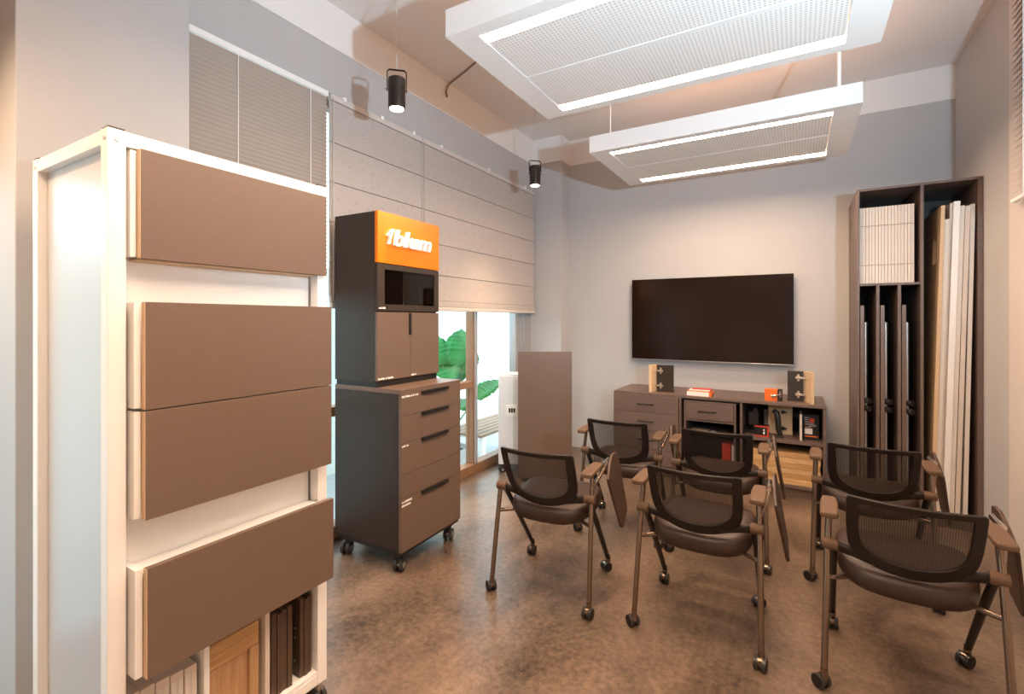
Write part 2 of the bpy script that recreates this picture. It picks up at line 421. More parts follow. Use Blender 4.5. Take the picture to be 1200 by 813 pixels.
venetian('taupe venetian blind behind the white display rack', XL + .03, PY1 + .01, 1.915, 2.70, 1.46, .0235, M['venetian'], 55)
venetian('grey venetian blind high on the right wall', XR2 - .03, 2.2, 3.45, 3.10, 1.95, .032, M['venetian_grey'], 40, -1)

# ------------------------------------------------------------------ ceiling lights
def acoustic_panel(label, y0, y1):
    x0, x1, z0, z1 = -1.255, .303, 2.52, 2.633
    t = Thing('ceiling_panel_light', label, 'ceiling light', ((x0 + x1) / 2, (y0 + y1) / 2, z0), group='hanging acoustic light panels')
    ml, mr, m1, m2 = .125, .130, .065, .115     # margins of the underside
    # frame: a ring of white boards, open below where the lamps and perforated trays sit
    fr = MB().box(x0, x0 + ml, y0, y1, z0, z1).box(x1 - mr, x1, y0, y1, z0, z1)
    fr.box(x0 + ml, x1 - mr, y0, y0 + m1, z0, z1).box(x0 + ml, x1 - mr, y1 - m1, y1, z0, z1)
    t.W('frame', fr, M['white_paint'])
    t.W('lid', B(x0 + ml, x1 - mr, y0 + m1, y1 - m1, z1 - .02, z1), M['white_paint'])
    lw_ = .06
    for ya in (y0 + m1, y1 - m1 - lw_):
        d = t.W('lamp_diffuser', B(x0 + ml + .004, x1 - mr - .004, ya, ya + lw_, z0 + .006, z0 + .022), M['led'])
    c = (y0 + y1) / 2
    for ya, yb in ((y0 + m1 + lw_ + .002, c - .012), (c + .012, y1 - m1 - lw_ - .002)):
        t.W('perforated_tray', B(x0 + ml + .002, x1 - mr - .002, ya, yb, z0 + .004, z0 + .012), M['perf'])
    t.W('divider', B(x0 + ml, x1 - mr, c - .012, c + .012, z0 + .002, z0 + .05), M['white_paint'])
    for xx, rr in ((x0 + .135, .004), (x1 - .103, .010)):
        t.W('suspension_rod', MB().cyl((xx, y0 + .05, z1), (xx, y0 + .05, H), rr, n=8), M['white_metal'])
    # added warm fill for the ceiling, no real lamp on the panel
    d = bpy.data.lights.new('uplight', 'AREA'); d.energy = CEILING_FILL; d.color = (1.0, .47, .22); d.shape = 'RECTANGLE'; d.size = 1.3; d.size_y = .8
    o = bpy.data.objects.new('uplight', d); COL.objects.link(o); o.parent = t.o; o.location = (0, 0, z1 - z0 + .004); o.rotation_euler = (R(180), 0, 0)
acoustic_panel('white hanging light panel cut off by the top edge of the photo', 1.589, 2.545)
acoustic_panel('white hanging light panel nearer the television wall', 3.20, 4.16)
acoustic_panel('white hanging light panel above the viewer', -.022, .934)  # added panel out of view, warm fill for the foreground

def pendant(label, x, y, z, power=80, cone=95):
    t = Thing('pendant_spotlight', label, 'pendant lamp', (x, y, z), group='black pendant spotlights')
    zt, zb = z + .063, z - .098
    t.W('body', MB().lathe([(.030, zb + .004), (.043, zb), (.045, zb + .006), (.045, zt - .004), (.041, zt)], 24, (x, y, 0)), M['bronze_lamp'], smooth=35)
    t.W('lens', MB().lathe([(.036, zb - .003), (.036, zb + .003)], 20, (x, y, 0)), M['lens'])
    a = Vector((.72, .69, 0)).normalized()        # yoke direction
    c = Vector((x, y, 0))
    P = lambda s, zz: c + a * s + Vector((0, 0, zz))
    t.W('yoke', MB().tube([P(-.050, z - .005), P(-.050, z + .098), P(-.040, z + .108), P(.040, z + .108), P(.050, z + .098), P(.050, z - .005)], .009, 8, .35, up=(a.y, -a.x, 0)), M['bronze_lamp'], smooth=50)
    for s in (-1, 1):
        t.W('pivot_knob', MB().cyl(P(s * .045, z + .01), P(s * .064, z + .01), .007, n=10), M['silver'])
    t.W('cord', MB().tube([(x, y, z + .11), (x, y, H - .02)], .0028, 6), M['cord'])
    t.W('ceiling_cap', MB().cyl((x, y, H - .022), (x, y, H), .03, n=16), M['white_paint'])
    d = bpy.data.lights.new('pendant_beam', 'SPOT'); d.energy = power; d.color = (1.0, .68, .42); d.spot_size = R(cone); d.spot_blend = .8; d.shadow_soft_size = .03
    o = bpy.data.objects.new('pendant_beam', d); COL.objects.link(o); o.parent = t.o; o.location = (0, 0, -.108)
pendant('black pendant spotlight hanging above the near roman blind', -1.837, 1.911, 2.571)
pendant('black pendant spotlight hanging by the far corner pilaster', -1.876, 3.561, 2.563)

for k, (x_, y_) in enumerate(((-2.02, -.10), (-1.0, -1.35), (.55, -1.25), (.45, .15))):  # added pendants out of view, for warm floor bounce and fill
    pendant(['black pendant spotlight over the floor left behind the viewer', 'black pendant spotlight over the floor far behind the viewer', 'black pendant spotlight over the right floor behind the viewer', 'black pendant spotlight beside the panel above the viewer'][k], x_, y_, 2.567, 200 if k else 105, 95 if k else 155)
cb = MB().tube([(-1.30, 2.60, H - .006), (-2.2, 3.02, H - .006), (-2.40, 3.10, H - .008), (-2.415, 3.09, H - .03), (-2.412, 3.06, H - .09), (-2.412, 3.075, H - .13)], .007, 8)  # brown tube modelled in place of a suspension cable's shadow
tag(cb.build('ceiling_cable', M['cord_brown'], smooth=40), 'brown cable stub bending from the ceiling down the left wall', 'cable')

# ------------------------------------------------------------------ television
t = Thing('television', 'large black flat television mounted on the back wall', 'television', (-.717, 4.79, .966))
t.W('case', B(-1.408, -.026, 4.722, 4.745, .970, 1.746), M['bezel'], bev=.003)
t.W('screen', B(-1.404, -.030, 4.719, 4.7225, .976, 1.743), M['screen'])
t.W('lower_trim', B(-1.408, -.026, 4.717, 4.7225, .966, .974), M['silver'], bev=.001)
t.W('wall_mount', B(-1.0, -.4, 4.745, 4.788, 1.15, 1.55), M['black'])

# ------------------------------------------------------------------ low cabinet (credenza)
CY0, CY1, CZ = 4.24, 4.775, .716
t = Thing('low_cabinet', 'long taupe low cabinet with drawers and open niches under the television', 'cabinet', (-.62, 4.5, 0))
cx0, cx1, cm1, cm2 = -1.43, .181, -.853, -.386
t.W('top_board', B(cx0, cx1, CY0, CY1, CZ - .022, CZ), M['taupe_wood'], bev=.0015)
t.W('plinth', B(cx0 + .01, cx1 - .01, CY0 + .03, CY1, 0, .075), M['brown'])
t.W('bottom_board', B(cx0, cx1, CY0 + .003, CY1, .075, .095), M['taupe_wood'])
for xa in (cx0, cm1 - .009, cm2 - .009, cx1 - .018):
    t.W('upright', B(xa, xa + .018, CY0 + .002, CY1, .095, CZ - .022), M['taupe_wood'], bev=.001)
t.W('back_board', B(cx0 + .018, cx1 - .018, CY1 - .012, CY1 - .002, .095, CZ - .022), M['brown_side'])
zs = [.693, .545, .385, .235, .097]
for i in range(4):
    d = t.W('drawer', B(cx0 + .004, cm1 - .012, CY0 - .016, CY0 + .40, zs[i + 1] + .0025, zs[i]), M['taupe_wood'], bev=.0015)
    zh = zs[i] - .072
    t.W('bar_handle', MB().tube([(-1.205, CY0 - .017, zh), (-1.205, CY0 - .042, zh), (-1.075, CY0 - .042, zh), (-1.075, CY0 - .017, zh)], .006, 8), M['black'], parent=d, smooth=50)
# middle niche holds an inner box with one drawer and shelves
t.W('niche_lining', B(cm1 + .010, cm2 - .010, CY0 + .05, CY0 + .056, .67, .693), M['dark'])  # near-black strip carries the shade of the gap above the inner box
bx0, bx1 = -.822, -.424
ib = MB().box(bx0, bx0 + .014, CY0 + .004, CY1 - .03, .096, .680).box(bx1 - .014, bx1, CY0 + .004, CY1 - .03, .096, .680)
ib.box(bx0 + .014, bx1 - .014, CY0 + .004, CY1 - .03, .666, .680).box(bx0 + .014, bx1 - .014, CY0 + .004, CY1 - .03, .512, .526)
ib.box(bx0 + .014, bx1 - .014, CY0 + .004, CY1 - .03, .408, .420)
t.W('inner_box', ib, M['taupe_wood'])
d = t.W('inner_drawer', B(bx0 + .017, bx1 - .017, CY0 - .002, CY0 + .38, .529, .663), M['taupe_wood'], bev=.0015)
t.W('bar_handle', MB().tube([(-.70, CY0 - .003, .60), (-.70, CY0 - .028, .60), (-.575, CY0 - .028, .60), (-.575, CY0 - .003, .60)], .006, 8), M['black'], parent=d, smooth=50)
t.W('shelf', B(cm2 + .009, cx1 - .018, CY0 + .004, CY1 - .012, .410, .432), M['taupe_wood'], bev=.001)

# things standing on and in the cabinet
def hinge(t, parent, x, y, z, s, ydir=-1):
    """a cross-shaped mounting plate with an arm and a cup, on a face looking towards -Y"""
    mb = MB().box(x - .008, x + .008, y - .006, y, z - .026, z + .026).box(x - .020, x + .020, y - .009, y, z - .009, z + .009)
    mb.box(min(x, x + s * .055), max(x, x + s * .055), y - .018, y - .009, z - .007, z + .007)
    t.W('hinge', mb, M['chrome_warm'], parent=parent, bev=.001)
M['chrome_warm'] = mat('nickel_hinge', (.68, .58, .46), .3, .9)
def hinge_display(label, xd0, xd1, yd, cream_poly, s):
    t = Thing('hinge_sample', label, 'hinge sample', ((xd0 + xd1) / 2, yd, CZ), group='hinge samples on the low cabinet')
    b = t.W('dark_board', B(xd0, xd1, yd, yd + .018, CZ + .0005, CZ + .236), M['brown_side'], bev=.001)
    t.W('cream_board', MB().prism(cream_poly, CZ + .0005, CZ + .238, 'z'), M['birch'], bev=.001)
    for zz in (CZ + .055, CZ + .185):
        hinge(t, b, xd0 + .035 if s < 0 else xd1 - .035, yd, zz, s)
hinge_display('hinge sample with cream board on its left, left end of low cabinet', -1.079, -.935, 4.37,
              [(-1.128, 4.29), (-1.105, 4.29), (-1.080, 4.388), (-1.103, 4.388)], -1)
hinge_display('hinge sample with cream board on its right, right end of low cabinet', -.068, .040, 4.385,
              [(.043, 4.403), (.091, 4.275), (.108, 4.281), (.060, 4.409)], 1)
t = Thing('brochure_stack', 'low stack of white brochures with orange edges on the low cabinet', 'brochures', (-.71, 4.33, CZ), group=None)
for i, (dx, dy, hgt, m) in enumerate(((0, 0, .034, 'paper'), (.004, .006, .006, 'orange_block'), (.012, .03, .008, 'paper'), (.03, .05, .005, 'red'))):
    z0 = CZ + .0005 + [0, .034, .040, .048][i]
    t.W('brochure', B(-.805 + dx, -.630 + dx * .3, 4.272 + dy, 4.43 - dx, z0, z0 + hgt), M[m], bev=.001)
t.W('brochure_spine', B(-.6285, -.612, 4.274, 4.42, CZ + .0005, CZ + .034), M['orange_block'], bev=.002)
t = Thing('orange_hinge_block', 'orange block with a metal hinge arm on the low cabinet', 'hinge sample', (-.18, 4.33, CZ))
t.W('orange_cube', B(-.224, -.136, 4.30, 4.37, CZ + .0005, CZ + .092), M['orange_block'], bev=.002)
t.W('side_plate', B(-.134, -.10, 4.33, 4.35, CZ + .0005, CZ + .094), M['brown_side'], bev=.001)
t.W('hinge_arm', MB().tube([(-.175, 4.296, CZ + .04), (-.15, 4.285, CZ + .045), (-.115, 4.322, CZ + .055)], [.013, .008, .006], 8).box(-.122, -.108, 4.319, 4.33, CZ + .03, CZ + .078), M['chrome'], smooth=50)

# contents of the right niche
SZ = .4325
t = Thing('black_fitting', 'tangle of black fittings in the left of the right niche', 'fitting', (-.32, 4.45, SZ))
t.W('stand', B(-.355, -.27, 4.40, 4.52, SZ, SZ + .02), M['black'], bev=.003)
t.W('column', MB().cyl((-.31, 4.46, SZ + .02), (-.31, 4.46, SZ + .20), .022, n=12), M['black'])
t.W('rail', B(-.345, -.275, 4.42, 4.44, SZ + .06, SZ + .17), M['bezel'], bev=.004)
t.W('knob', MB().lathe([(.004, 0), (.02, .006), (.022, .02), (.012, .034), (.003, .036)], 12, (-.30, 4.41, SZ + .17)), M['bezel'], smooth=60)
t = Thing('small_box', 'small black box with a red edge in the right niche', 'box', (-.25, 4.30, SZ))
t.W('box_body', B(-.292, -.195, 4.285, 4.36, SZ, SZ + .085), M['black'], bev=.002)
e = MB().box(-.294, -.193, 4.281, 4.285, SZ + .001, SZ + .012).box(-.294, -.193, 4.281, 4.285, SZ + .075, SZ + .086).box(-.205, -.193, 4.281, 4.285, SZ + .012, SZ + .075)
t.W('red_edge', e, M['red'])
t.W('printed_mark', MB().box(-.232, -.222, 4.2835, 4.285, SZ + .022, SZ + .04).box(-.232, -.222, 4.2835, 4.285, SZ + .048, SZ + .06), M['lettering'])
o = B(-.245, -.215, 4.62, 4.66, SZ, SZ + .16).build('grey_carton', M['appliance'], bev=.002)
tag(o, 'small pale grey carton at the back of the right niche', 'carton')
t = Thing('beige_sample_board', 'beige board standing in the middle of the right niche', 'sample board', (-.12, 4.46, SZ))
t.W('board', B(-.205, -.035, 4.46, 4.478, SZ, SZ + .232), M['birch'], bev=.001)
for zz in (SZ + .05, SZ + .18):
    t.W('cup_hinge', MB().cyl((-.10, 4.46, zz), (-.10, 4.445, zz), .014, n=12).box(-.105, -.075, 4.44, 4.455, zz - .006, zz + .006), M['black'])
t = Thing('lift_arm', 'curved black lift arm leaning in front of the beige board', 'fitting', (-.135, 4.36, SZ))
t.W('arm', MB().tube([(-.115, 4.33, SZ + .018), (-.128, 4.33, SZ + .06), (-.132, 4.33, SZ + .14), (-.140, 4.335, SZ + .19), (-.158, 4.34, SZ + .205), (-.168, 4.34, SZ + .19)], [.016, .02, .02, .02, .017, .012], 10, .7), M['black'], smooth=60)
t.W('silver_strip', B(-.165, -.158, 4.325, 4.335, SZ + .03, SZ + .105), M['silver'])
t.W('foot', B(-.165, -.095, 4.31, 4.36, SZ, SZ + .012), M['black'], bev=.003)
o = B(.014, .030, 4.29, 4.46, SZ, SZ + .20).build('cream_sample_board', M['cream'], bev=.001)
tag(o, 'thin cream board standing beside the black book in the right niche', 'sample board')
t = Thing('black_book', 'black printed book standing at the right of the niche', 'book', (.09, 4.36, SZ))
t.W('cover', B(.038, .140, 4.355, 4.385, SZ, SZ + .192), M['black'], bev=.0015)
pr = MB()
for k, (xa, xb, zz) in enumerate(((.046, .078, .166), (.046, .072, .152), (.048, .08, .138), (.05, .11, .125), (.05, .122, .114), (.075, .122, .104), (.05, .09, .095))):
    pr.box(xa, xb, 4.3535, 4.355, SZ + zz, SZ + zz + .006)
t.W('printed_lines', pr, M['silver'])
t.W('printed_picture', MB().cyl((.095, 4.3542, SZ + .150), (.095, 4.355, SZ + .150), .018, n=14), M['rose'] if 'rose' in M else M['red'])
t.W('printed_panel', B(.048, .098, 4.3535, 4.355, SZ + .045, SZ + .088), M['paper'])
t.W('printed_stripe', B(.046, .130, 4.3535, 4.355, SZ + .024, SZ + .032), M['orange_block'])
# boards below the shelf
for i in range(6):
    z0 = .0955 + i * .0405
    o = B(-.345 + .004 * (i % 3), .150 - .006 * (i % 2), 4.262 + .003 * ((i * 2) % 3), 4.60, z0, z0 + .0395).build('oak_sample_board', M['oak_h'] if i % 2 else M['oak_h2'], bev=.003)
    tag(o, ['lowest oak board', 'second lowest oak board', 'third oak board from below', 'fourth oak board from below', 'fifth oak board from below', 'topmost oak board'][i] + ' in the stack at the bottom of the right niche', 'board', 'oak boards in the low cabinet')
o = B(-.78, -.64, 4.27, 4.40, .4205, .424).build('paper_sheet', M['birch']); tag(o, 'tan paper sheet on the shelf of the middle niche', 'paper')
o = B(-.625, -.585, 4.28, 4.36, .4205, .4235).build('paper_card', M['paper']); tag(o, 'small pale card beside the tan paper sheet', 'paper')
o = B(-.53, -.465, 4.27, 4.42, .0955, .345).build('red_carton', M['red'], bev=.002); tag(o, 'upright red carton in the bottom of the middle niche', 'carton')
o = B(-.460, -.442, 4.28, 4.42, .0955, .34).build('grey_folder', M['appliance'], bev=.002); tag(o, 'thin pale folder beside the upright red carton', 'folder')

# ------------------------------------------------------------------ tall sample cabinet on the right
TY0, TY1, TX0, TX1, TZ = 4.15, 4.78, .360, 1.012, 2.262
t = Thing('tall_cabinet', 'tall dark taupe open cabinet holding sample boards in the right corner', 'cabinet', ((TX0 + TX1) / 2, 4.46, 0))
tw = M['taupe_wood']
t.W('side_board', B(TX0, TX0 + .014, TY0, TY1, 0, TZ - .016), tw, bev=.001)
t.W('side_board', B(TX1 - .024, TX1, TY0, TY1, 0, TZ - .016), tw, bev=.001)
t.W('top_board', B(TX0, TX1, TY0, TY1, TZ - .016, TZ), tw, bev=.001)
t.W('middle_board', B(.704, .721, TY0 + .002, TY1 - .01, .05, TZ - .016), tw, bev=.001)
t.W('bottom_board', B(TX0 + .014, TX1 - .024, TY0 + .002, TY1 - .01, 0, .05), tw)
t.W('back_board', B(TX0 + .014, TX1 - .024, TY1 - .01, TY1, .0, TZ - .016), M['brown_side'])
t.W('shelf', B(TX0 + .014, .704, TY0 + .002, TY1 - .01, 1.588, 1.604), tw, bev=.001)
for xa in (.468, .585):
    t.W('slot_divider', B(xa, xa + .018, TY0 + .002, TY1 - .01, .05, 1.588), tw, bev=.001)
# pull-out samples in the three slots
for i, xa in enumerate((.378, .492, .608)):
    p = Thing('pull_out_sample', ['pull-out taupe sample in the left slot of the tall cabinet', 'pull-out taupe sample in the middle slot of the tall cabinet', 'pull-out taupe sample in the right slot of the tall cabinet'][i],
              'sample board', (xa, 4.4, .05), group='pull-out samples in the tall cabinet')
    p.W('front_board', B(xa, xa + .022, 4.155, 4.66, .0505, 1.452), M['brown'], bev=.001)
    p.W('silver_profile', MB().cyl((xa + .034, 4.21, .0505), (xa + .034, 4.21, 1.335), .0115, n=12), M['silver'], smooth=50)
    for zz in (.735, .79):
        p.W('knob', MB().tube([(xa + .030, 4.20, zz), (xa + .040, 4.165, zz), (xa + .055, 4.150, zz)], [.014, .02, .019], 12), M['black'], smooth=60)
# block of cream profiled boards in the upper left compartment
n_b = 17; wb = (.678 - .377) / n_b
for i in range(n_b):
    xa = .3775 + i * wb
    mb = MB()
    for z0, z1, dy in ((1.6045, 1.7295, 0), (1.7345, 2.0025, .001), (2.0075, 2.135, 0)):
        mb.box(xa, xa + wb - .0016, 4.185 + dy + .0012 * ((i * 5) % 3), 4.70, z0, z1)
    mb.box(xa, xa + wb - .0016, 4.192, 4.70, 1.731, 1.7335).box(xa, xa + wb - .0016, 4.192, 4.70, 2.004, 2.0065)
    o = mb.build('cream_door_sample', M['cream'])
    tag(o, 'cream sample door edge in the upper left block of the tall cabinet', 'sample door', 'cream sample doors in the tall cabinet')
# tall boards leaning in the right compartment
def leaning(label, xt, xb, th, z1, y0, y1, m, hole=False):
    mb = MB()
    f = lambda z: xb + (xt - xb) * (z - .0505) / (2.1 - .0505)
    def piece(ya, yb, za, zb):
        mb.add([(f(za), ya, za), (f(za) + th, ya, za), (f(za) + th, yb, za), (f(za), yb, za), (f(zb), ya, zb), (f(zb) + th, ya, zb), (f(zb) + th, yb, zb), (f(zb), yb, zb)],
               [(3, 2, 1, 0), (4, 5, 6, 7), (0, 1, 5, 4), (1, 2, 6, 5), (2, 3, 7, 6), (3, 0, 4, 7)])
    if hole:
        hz0, hz1, hy0, hy1 = 1.73, 1.90, 4.24, 4.36
        piece(y0, y1, .0505, hz0); piece(y0, y1, hz1, z1); piece(y0, hy0, hz0, hz1); piece(hy1, y1, hz0, hz1)
    else: piece(y0, y1, .0505, z1)
    o = mb.build('tall_sample_board', m)
    tag(o, label, 'sample board', 'tall boards leaning in the right compartment')
leaning('tallest beige board with a rectangular cut-out, leftmost in the right compartment', .812, .757, .020, 2.10, 4.165, 4.72, M['birch'], True)
leaning('short cream board, second from left in the right compartment', .834, .779, .024, 2.01, 4.172, 4.70, M['cream_light'])
leaning('thin cream board, third from left in the right compartment', .860, .805, .012, 2.115, 4.19, 4.70, M['cream'])
leaning('thick white board, fourth from left in the right compartment', .874, .819, .032, 2.12, 4.165, 4.70, M['white_board'])
leaning('grey white board, third from right in the right compartment', .908, .853, .022, 2.09, 4.172, 4.70, M['cream_light'])
leaning('cream board, second from right in the right compartment', .932, .880, .024, 2.085, 4.168, 4.70, M['cream'])
leaning('pale board, rightmost in the right compartment', .958, .920, .022, 2.095, 4.175, 4.70, M['cream_light'])

# ------------------------------------------------------------------ dark two-tier cabinet on castors
BW, BD = .535, .503
t = Thing('display_cabinet', 'dark taupe two-tier cabinet on castors with an orange sign on top', 'cabinet', (-1.80, 1.904, 0), R(1))
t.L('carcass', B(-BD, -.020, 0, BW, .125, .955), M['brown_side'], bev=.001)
t.L('worktop', B(-BD, 0, 0, BW, .9565, .98), M['brown'], bev=.001)
t.L('base', B(-BD + .01, -.012, .008, BW - .008, .098, .125), M['black'])
zl = [.9555, .839, .695, .529, .401, .115]
def glyphs(y, z, n, h, x):
    mb = MB(); yy = y
    rr = random.Random(int(z * 1000) + n)
    for k in range(n):
        wd = h * rr.choice((.45, .6, .7))
        if rr.random() > .12: mb.box(x, x + .0007, yy, yy + wd * .8, z, z + h * rr.choice((.75, 1, 1)))
        yy += wd
    return mb
for i in range(5):
    d = t.L('drawer', B(-.019, 0, .001, BW - .001, zl[i + 1] + .002, zl[i]), M['brown'], bev=.001)
    if i != 3:
        t.L('edge_grip', B(-.004, .014, .162, .400, zl[i] - .016, zl[i] + .001), M['black'], parent=d, bev=.002)
    if i == 0: t.L('lettering', glyphs(.006, zl[i] - .018, 22, .010, 0), M['lettering'], parent=d)
    if i == 2: t.L('lettering', glyphs(.006, zl[i] - .020, 9, .010, 0), M['lettering'], parent=d)
    if i == 4:
        t.L('lettering', glyphs(.006, zl[i] - .022, 14, .010, 0), M['lettering'], parent=d)
        t.L('lettering', glyphs(.006, zl[i] - .042, 13, .010, 0), M['lettering'], parent=d)
# upper tier
ux = -.17
t.L('upper_plinth', B(-BD + .006, ux - .012, .006, BW - .006, .98, 1.010), M['black'])
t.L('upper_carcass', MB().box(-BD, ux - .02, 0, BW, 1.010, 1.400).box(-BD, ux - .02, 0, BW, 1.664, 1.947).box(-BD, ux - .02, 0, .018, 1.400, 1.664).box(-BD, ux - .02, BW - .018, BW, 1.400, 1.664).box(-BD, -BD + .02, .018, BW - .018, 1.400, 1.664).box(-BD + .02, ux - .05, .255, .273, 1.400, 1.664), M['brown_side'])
for ya, yb in ((.001, BW / 2 - .0015), (BW / 2 + .0015, BW - .001)):
    d = t.L('cupboard_door', B(ux - .019, ux, ya, yb, 1.016, 1.394), M['brown'], bev=.001)
    if ya < .1:
        t.L('edge_grip', B(ux - .004, ux + .013, yb - .013, yb - .001, 1.265, 1.392), M['black'], parent=d, bev=.002)
        t.L('lettering', glyphs(.006, 1.022, 24, .010, ux), M['lettering'], parent=d)
    else:
        t.L('lettering', glyphs(ya + .006, 1.022, 8, .010, ux), M['lettering'], parent=d)
fy0, fy1, fz0, fz1 = .001, BW - .001, 1.402, 1.662
fr = MB().box(ux - .019, ux, fy0, fy0 + .055, fz0, fz1).box(ux - .019, ux, fy1 - .04, fy1, fz0, fz1).box(ux - .019, ux, fy0 + .055, fy1 - .04, fz0, fz0 + .035).box(ux - .019, ux, fy0 + .055, fy1 - .04, fz1 - .03, fz1)
gd = t.L('glass_door_frame', fr, M['brown_side'], bev=.001)
t.L('glass_pane', B(ux - .012, ux - .007, fy0 + .055, fy1 - .04, fz0 + .035, fz1 - .03), M['tinted'], parent=gd)
t.L('lettering', glyphs(.010, fz0 + .010, 9, .010, ux), M['lettering'], parent=gd)
t.L('hinge_fitting', B(ux - .09, ux - .03, .45, .505, fz0 + .05, fz0 + .15), M['silver'], parent=gd)
sg = t.L('orange_sign', B(ux - .0195, ux + .002, 0, BW, 1.666, 1.949), M['orange'], bev=.001)
def text_mesh(body, size, extrude, offset, shear):
    c = bpy.data.curves.new('txt', 'FONT'); c.body = body; c.size = size; c.extrude = extrude; c.offset = offset; c.shear = shear; c.resolution_u = 3
    c.space_character = 1.06
    o = bpy.data.objects.new('txt', c); COL.objects.link(o)
    bpy.context.view_layer.update()
    ev = o.evaluated_get(bpy.context.evaluated_depsgraph_get()); me = ev.to_mesh()
    vs = [v.co.copy() for v in me.vertices]; fs = [tuple(p.vertices) for p in me.polygons]
    ev.to_mesh_clear(); bpy.data.objects.remove(o); bpy.data.curves.remove(c)
    return vs, fs
vs, fs = text_mesh('blum', .12, .010, .0020, .24)
mnx = min(v.x for v in vs); mxx = max(v.x for v in vs); mny = min(v.y for v in vs); mxy = max(v.y for v in vs)
sx = (.436 - .111) / (mxx - mnx); sy = .094 / (mxy - mny)
lt = MB().add([(ux + .014 + v.z * 1.0, .111 + (v.x - mnx) * sx, 1.768 + (v.y - mny) * sy) for v in vs], fs)
t.L('sign_letters', lt, M['lettering'], parent=sg)
# the hooked bolt mark in front of the word
mk2 = MB().prism([(.064, 1.772), (.076, 1.772), (.090, 1.822), (.079, 1.822)], ux + .004, ux + .024, 'x')
mk2.prism([(.060, 1.822), (.068, 1.813), (.106, 1.848), (.110, 1.862), (.097, 1.860)], ux + .004, ux + .024, 'x')
mk2.prism([(.094, 1.822), (.098, 1.834), (.106, 1.848), (.088, 1.830), (.079, 1.822)], ux + .004, ux + .024, 'x')
t.L('sign_mark', mk2, M['lettering'], parent=sg)
rg = MB().lathe([(.0045, 0), (.0045, .0008)], 12).xf(Matrix.Translation((ux + .002, .448, 1.833)) @ Matrix.Rotation(R(90), 4, 'Y'))
t.L('registered_mark', rg, M['lettering'], parent=sg)
def swivel_castor(t, x, y, top, r, name='castor', ang=0.0, wm=None):
    c, s = math.cos(ang), math.sin(ang)
    mb = MB()
    mb.cyl((x, y, top - .012), (x, y, top), r * .8, n=10)
    ox, oy = x + c * r * .35, y + s * r * .35
    mb.tube([(x, y, top - .01), (ox, oy, r * 1.2)], [r * .45, r * .5], 8)
    mb.cur = 1
    for k in (-1, 1):
        a = Vector((-s, c, 0)) * (k * r * .25); b = Vector((-s, c, 0)) * (k * r * .75)
        mb.cyl(Vector((ox, oy, r)) + a, Vector((ox, oy, r)) + b, r, n=14)
    mb.cur = 2
    mb.cyl(Vector((ox, oy, r)) + Vector((s, -c, 0)) * (r * .82), Vector((ox, oy, r)) + Vector((-s, c, 0)) * (r * .82), r * .45, n=10)
    return t.L(name, mb, [M['black'], M['wheel'], M['silver']], smooth=40)
for xx in (-BD + .05, -.05):
    for yy in (.05, BW - .05):
        swivel_castor(t, xx, yy, .098, .034, ang=R(-70))

# ------------------------------------------------------------------ white display rack in the left foreground
RX0, RX1, RY0, RY1, RZ0, RZ1 = -1.924, -1.4257, .509, 1.138, .09, 1.815
t = Thing('display_rack', 'white metal display rack with four taupe fronts in the left foreground', 'display rack', ((RX0 + RX1) / 2, (RY0 + RY1) / 2, 0))
P_ = .038; wm = M['white_metal']
for xa in (RX0, RX1 - P_):
    for ya in (RY0, RY1 - P_):
        p = t.W('post', B(xa, xa + P_, ya, ya + P_, RZ0, RZ1), wm, bev=.002)
        t.W('end_cap', B(xa + .002, xa + P_ - .002, ya + .002, ya + P_ - .002, RZ1, RZ1 + .004), M['bezel'], parent=p)
        if xa > RX0:
            t.W('bolt', MB().cyl((xa + P_, ya + P_ / 2, RZ1 - .025), (xa + P_ + .003, ya + P_ / 2, RZ1 - .025), .006, n=10), M['silver'], parent=p)
        if ya < .6:
            t.W('bolt', MB().cyl((xa + P_ * .6, ya - .003, RZ1 - .025), (xa + P_ * .6, ya, RZ1 - .025), .005, n=10), M['silver'], parent=p)
for za in (RZ0, RZ1 - P_):
    for ya in (RY0, RY1 - P_):
        t.W('rail', B(RX0 + P_, RX1 - P_, ya + .001, ya + P_ - .001, za + .001, za + P_ - .001), wm, bev=.002)
    for xa in (RX0, RX1 - P_):
        t.W('rail', B(xa + .001, xa + P_ - .001, RY0 + P_, RY1 - P_, za + .001, za + P_ - .001), wm, bev=.002)
t.W('side_panel', B(RX0 + P_, RX1 - P_, RY0 + .022, RY0 + .030, RZ0 + P_, RZ1 - P_), M['frost'])
t.W('side_panel', B(RX0 + P_, RX1 - P_, RY1 - .030, RY1 - .022, RZ0 + P_, RZ1 - P_), M['frost'])
t.W('back_panel', B(RX0 + .010, RX0 + .018, RY0 + P_, RY1 - P_, RZ0 + P_, RZ1 - P_), M['white_board'])
t.W('inner_board', B(RX1 - .065, RX1 - .050, RY0 + P_, RY1 - P_, .45, RZ1 - P_), M['white_board'])
t.W('bin_floor', B(RX0 + .02, RX1 - .002, RY0 + P_, RY1 - P_, RZ0 + P_ - .003, RZ0 + P_ + .010), M['white_board'])
t.W('bin_back', B(RX1 - .30, RX1 - .29, RY0 + P_, RY1 - P_, RZ0 + P_ + .01, .45), M['white_board'])
def front(z0, z1, xf, y0=.571, y1=1.125, top=False, depth=.055):
    d = t.W('front_panel', B(xf - .018, xf, y0, y1, z0, z1), M['brown'], bev=.001)
    t.W('panel_edge', B(xf - .0182, xf - .0008, y0 - .0012, y0, z0 + .001, z1 - .001), M['birch'], parent=d)
    return d
d = front(1.504, 1.778, -1.410)
t.W('flap_side', B(-1.478, -1.4285, .556, .569, 1.508, 1.774), M['white_board'], parent=d, bev=.001)
t.W('flap_base', B(-1.478, -1.4285, .571, 1.09, 1.500, 1.504), M['birch'], parent=d)
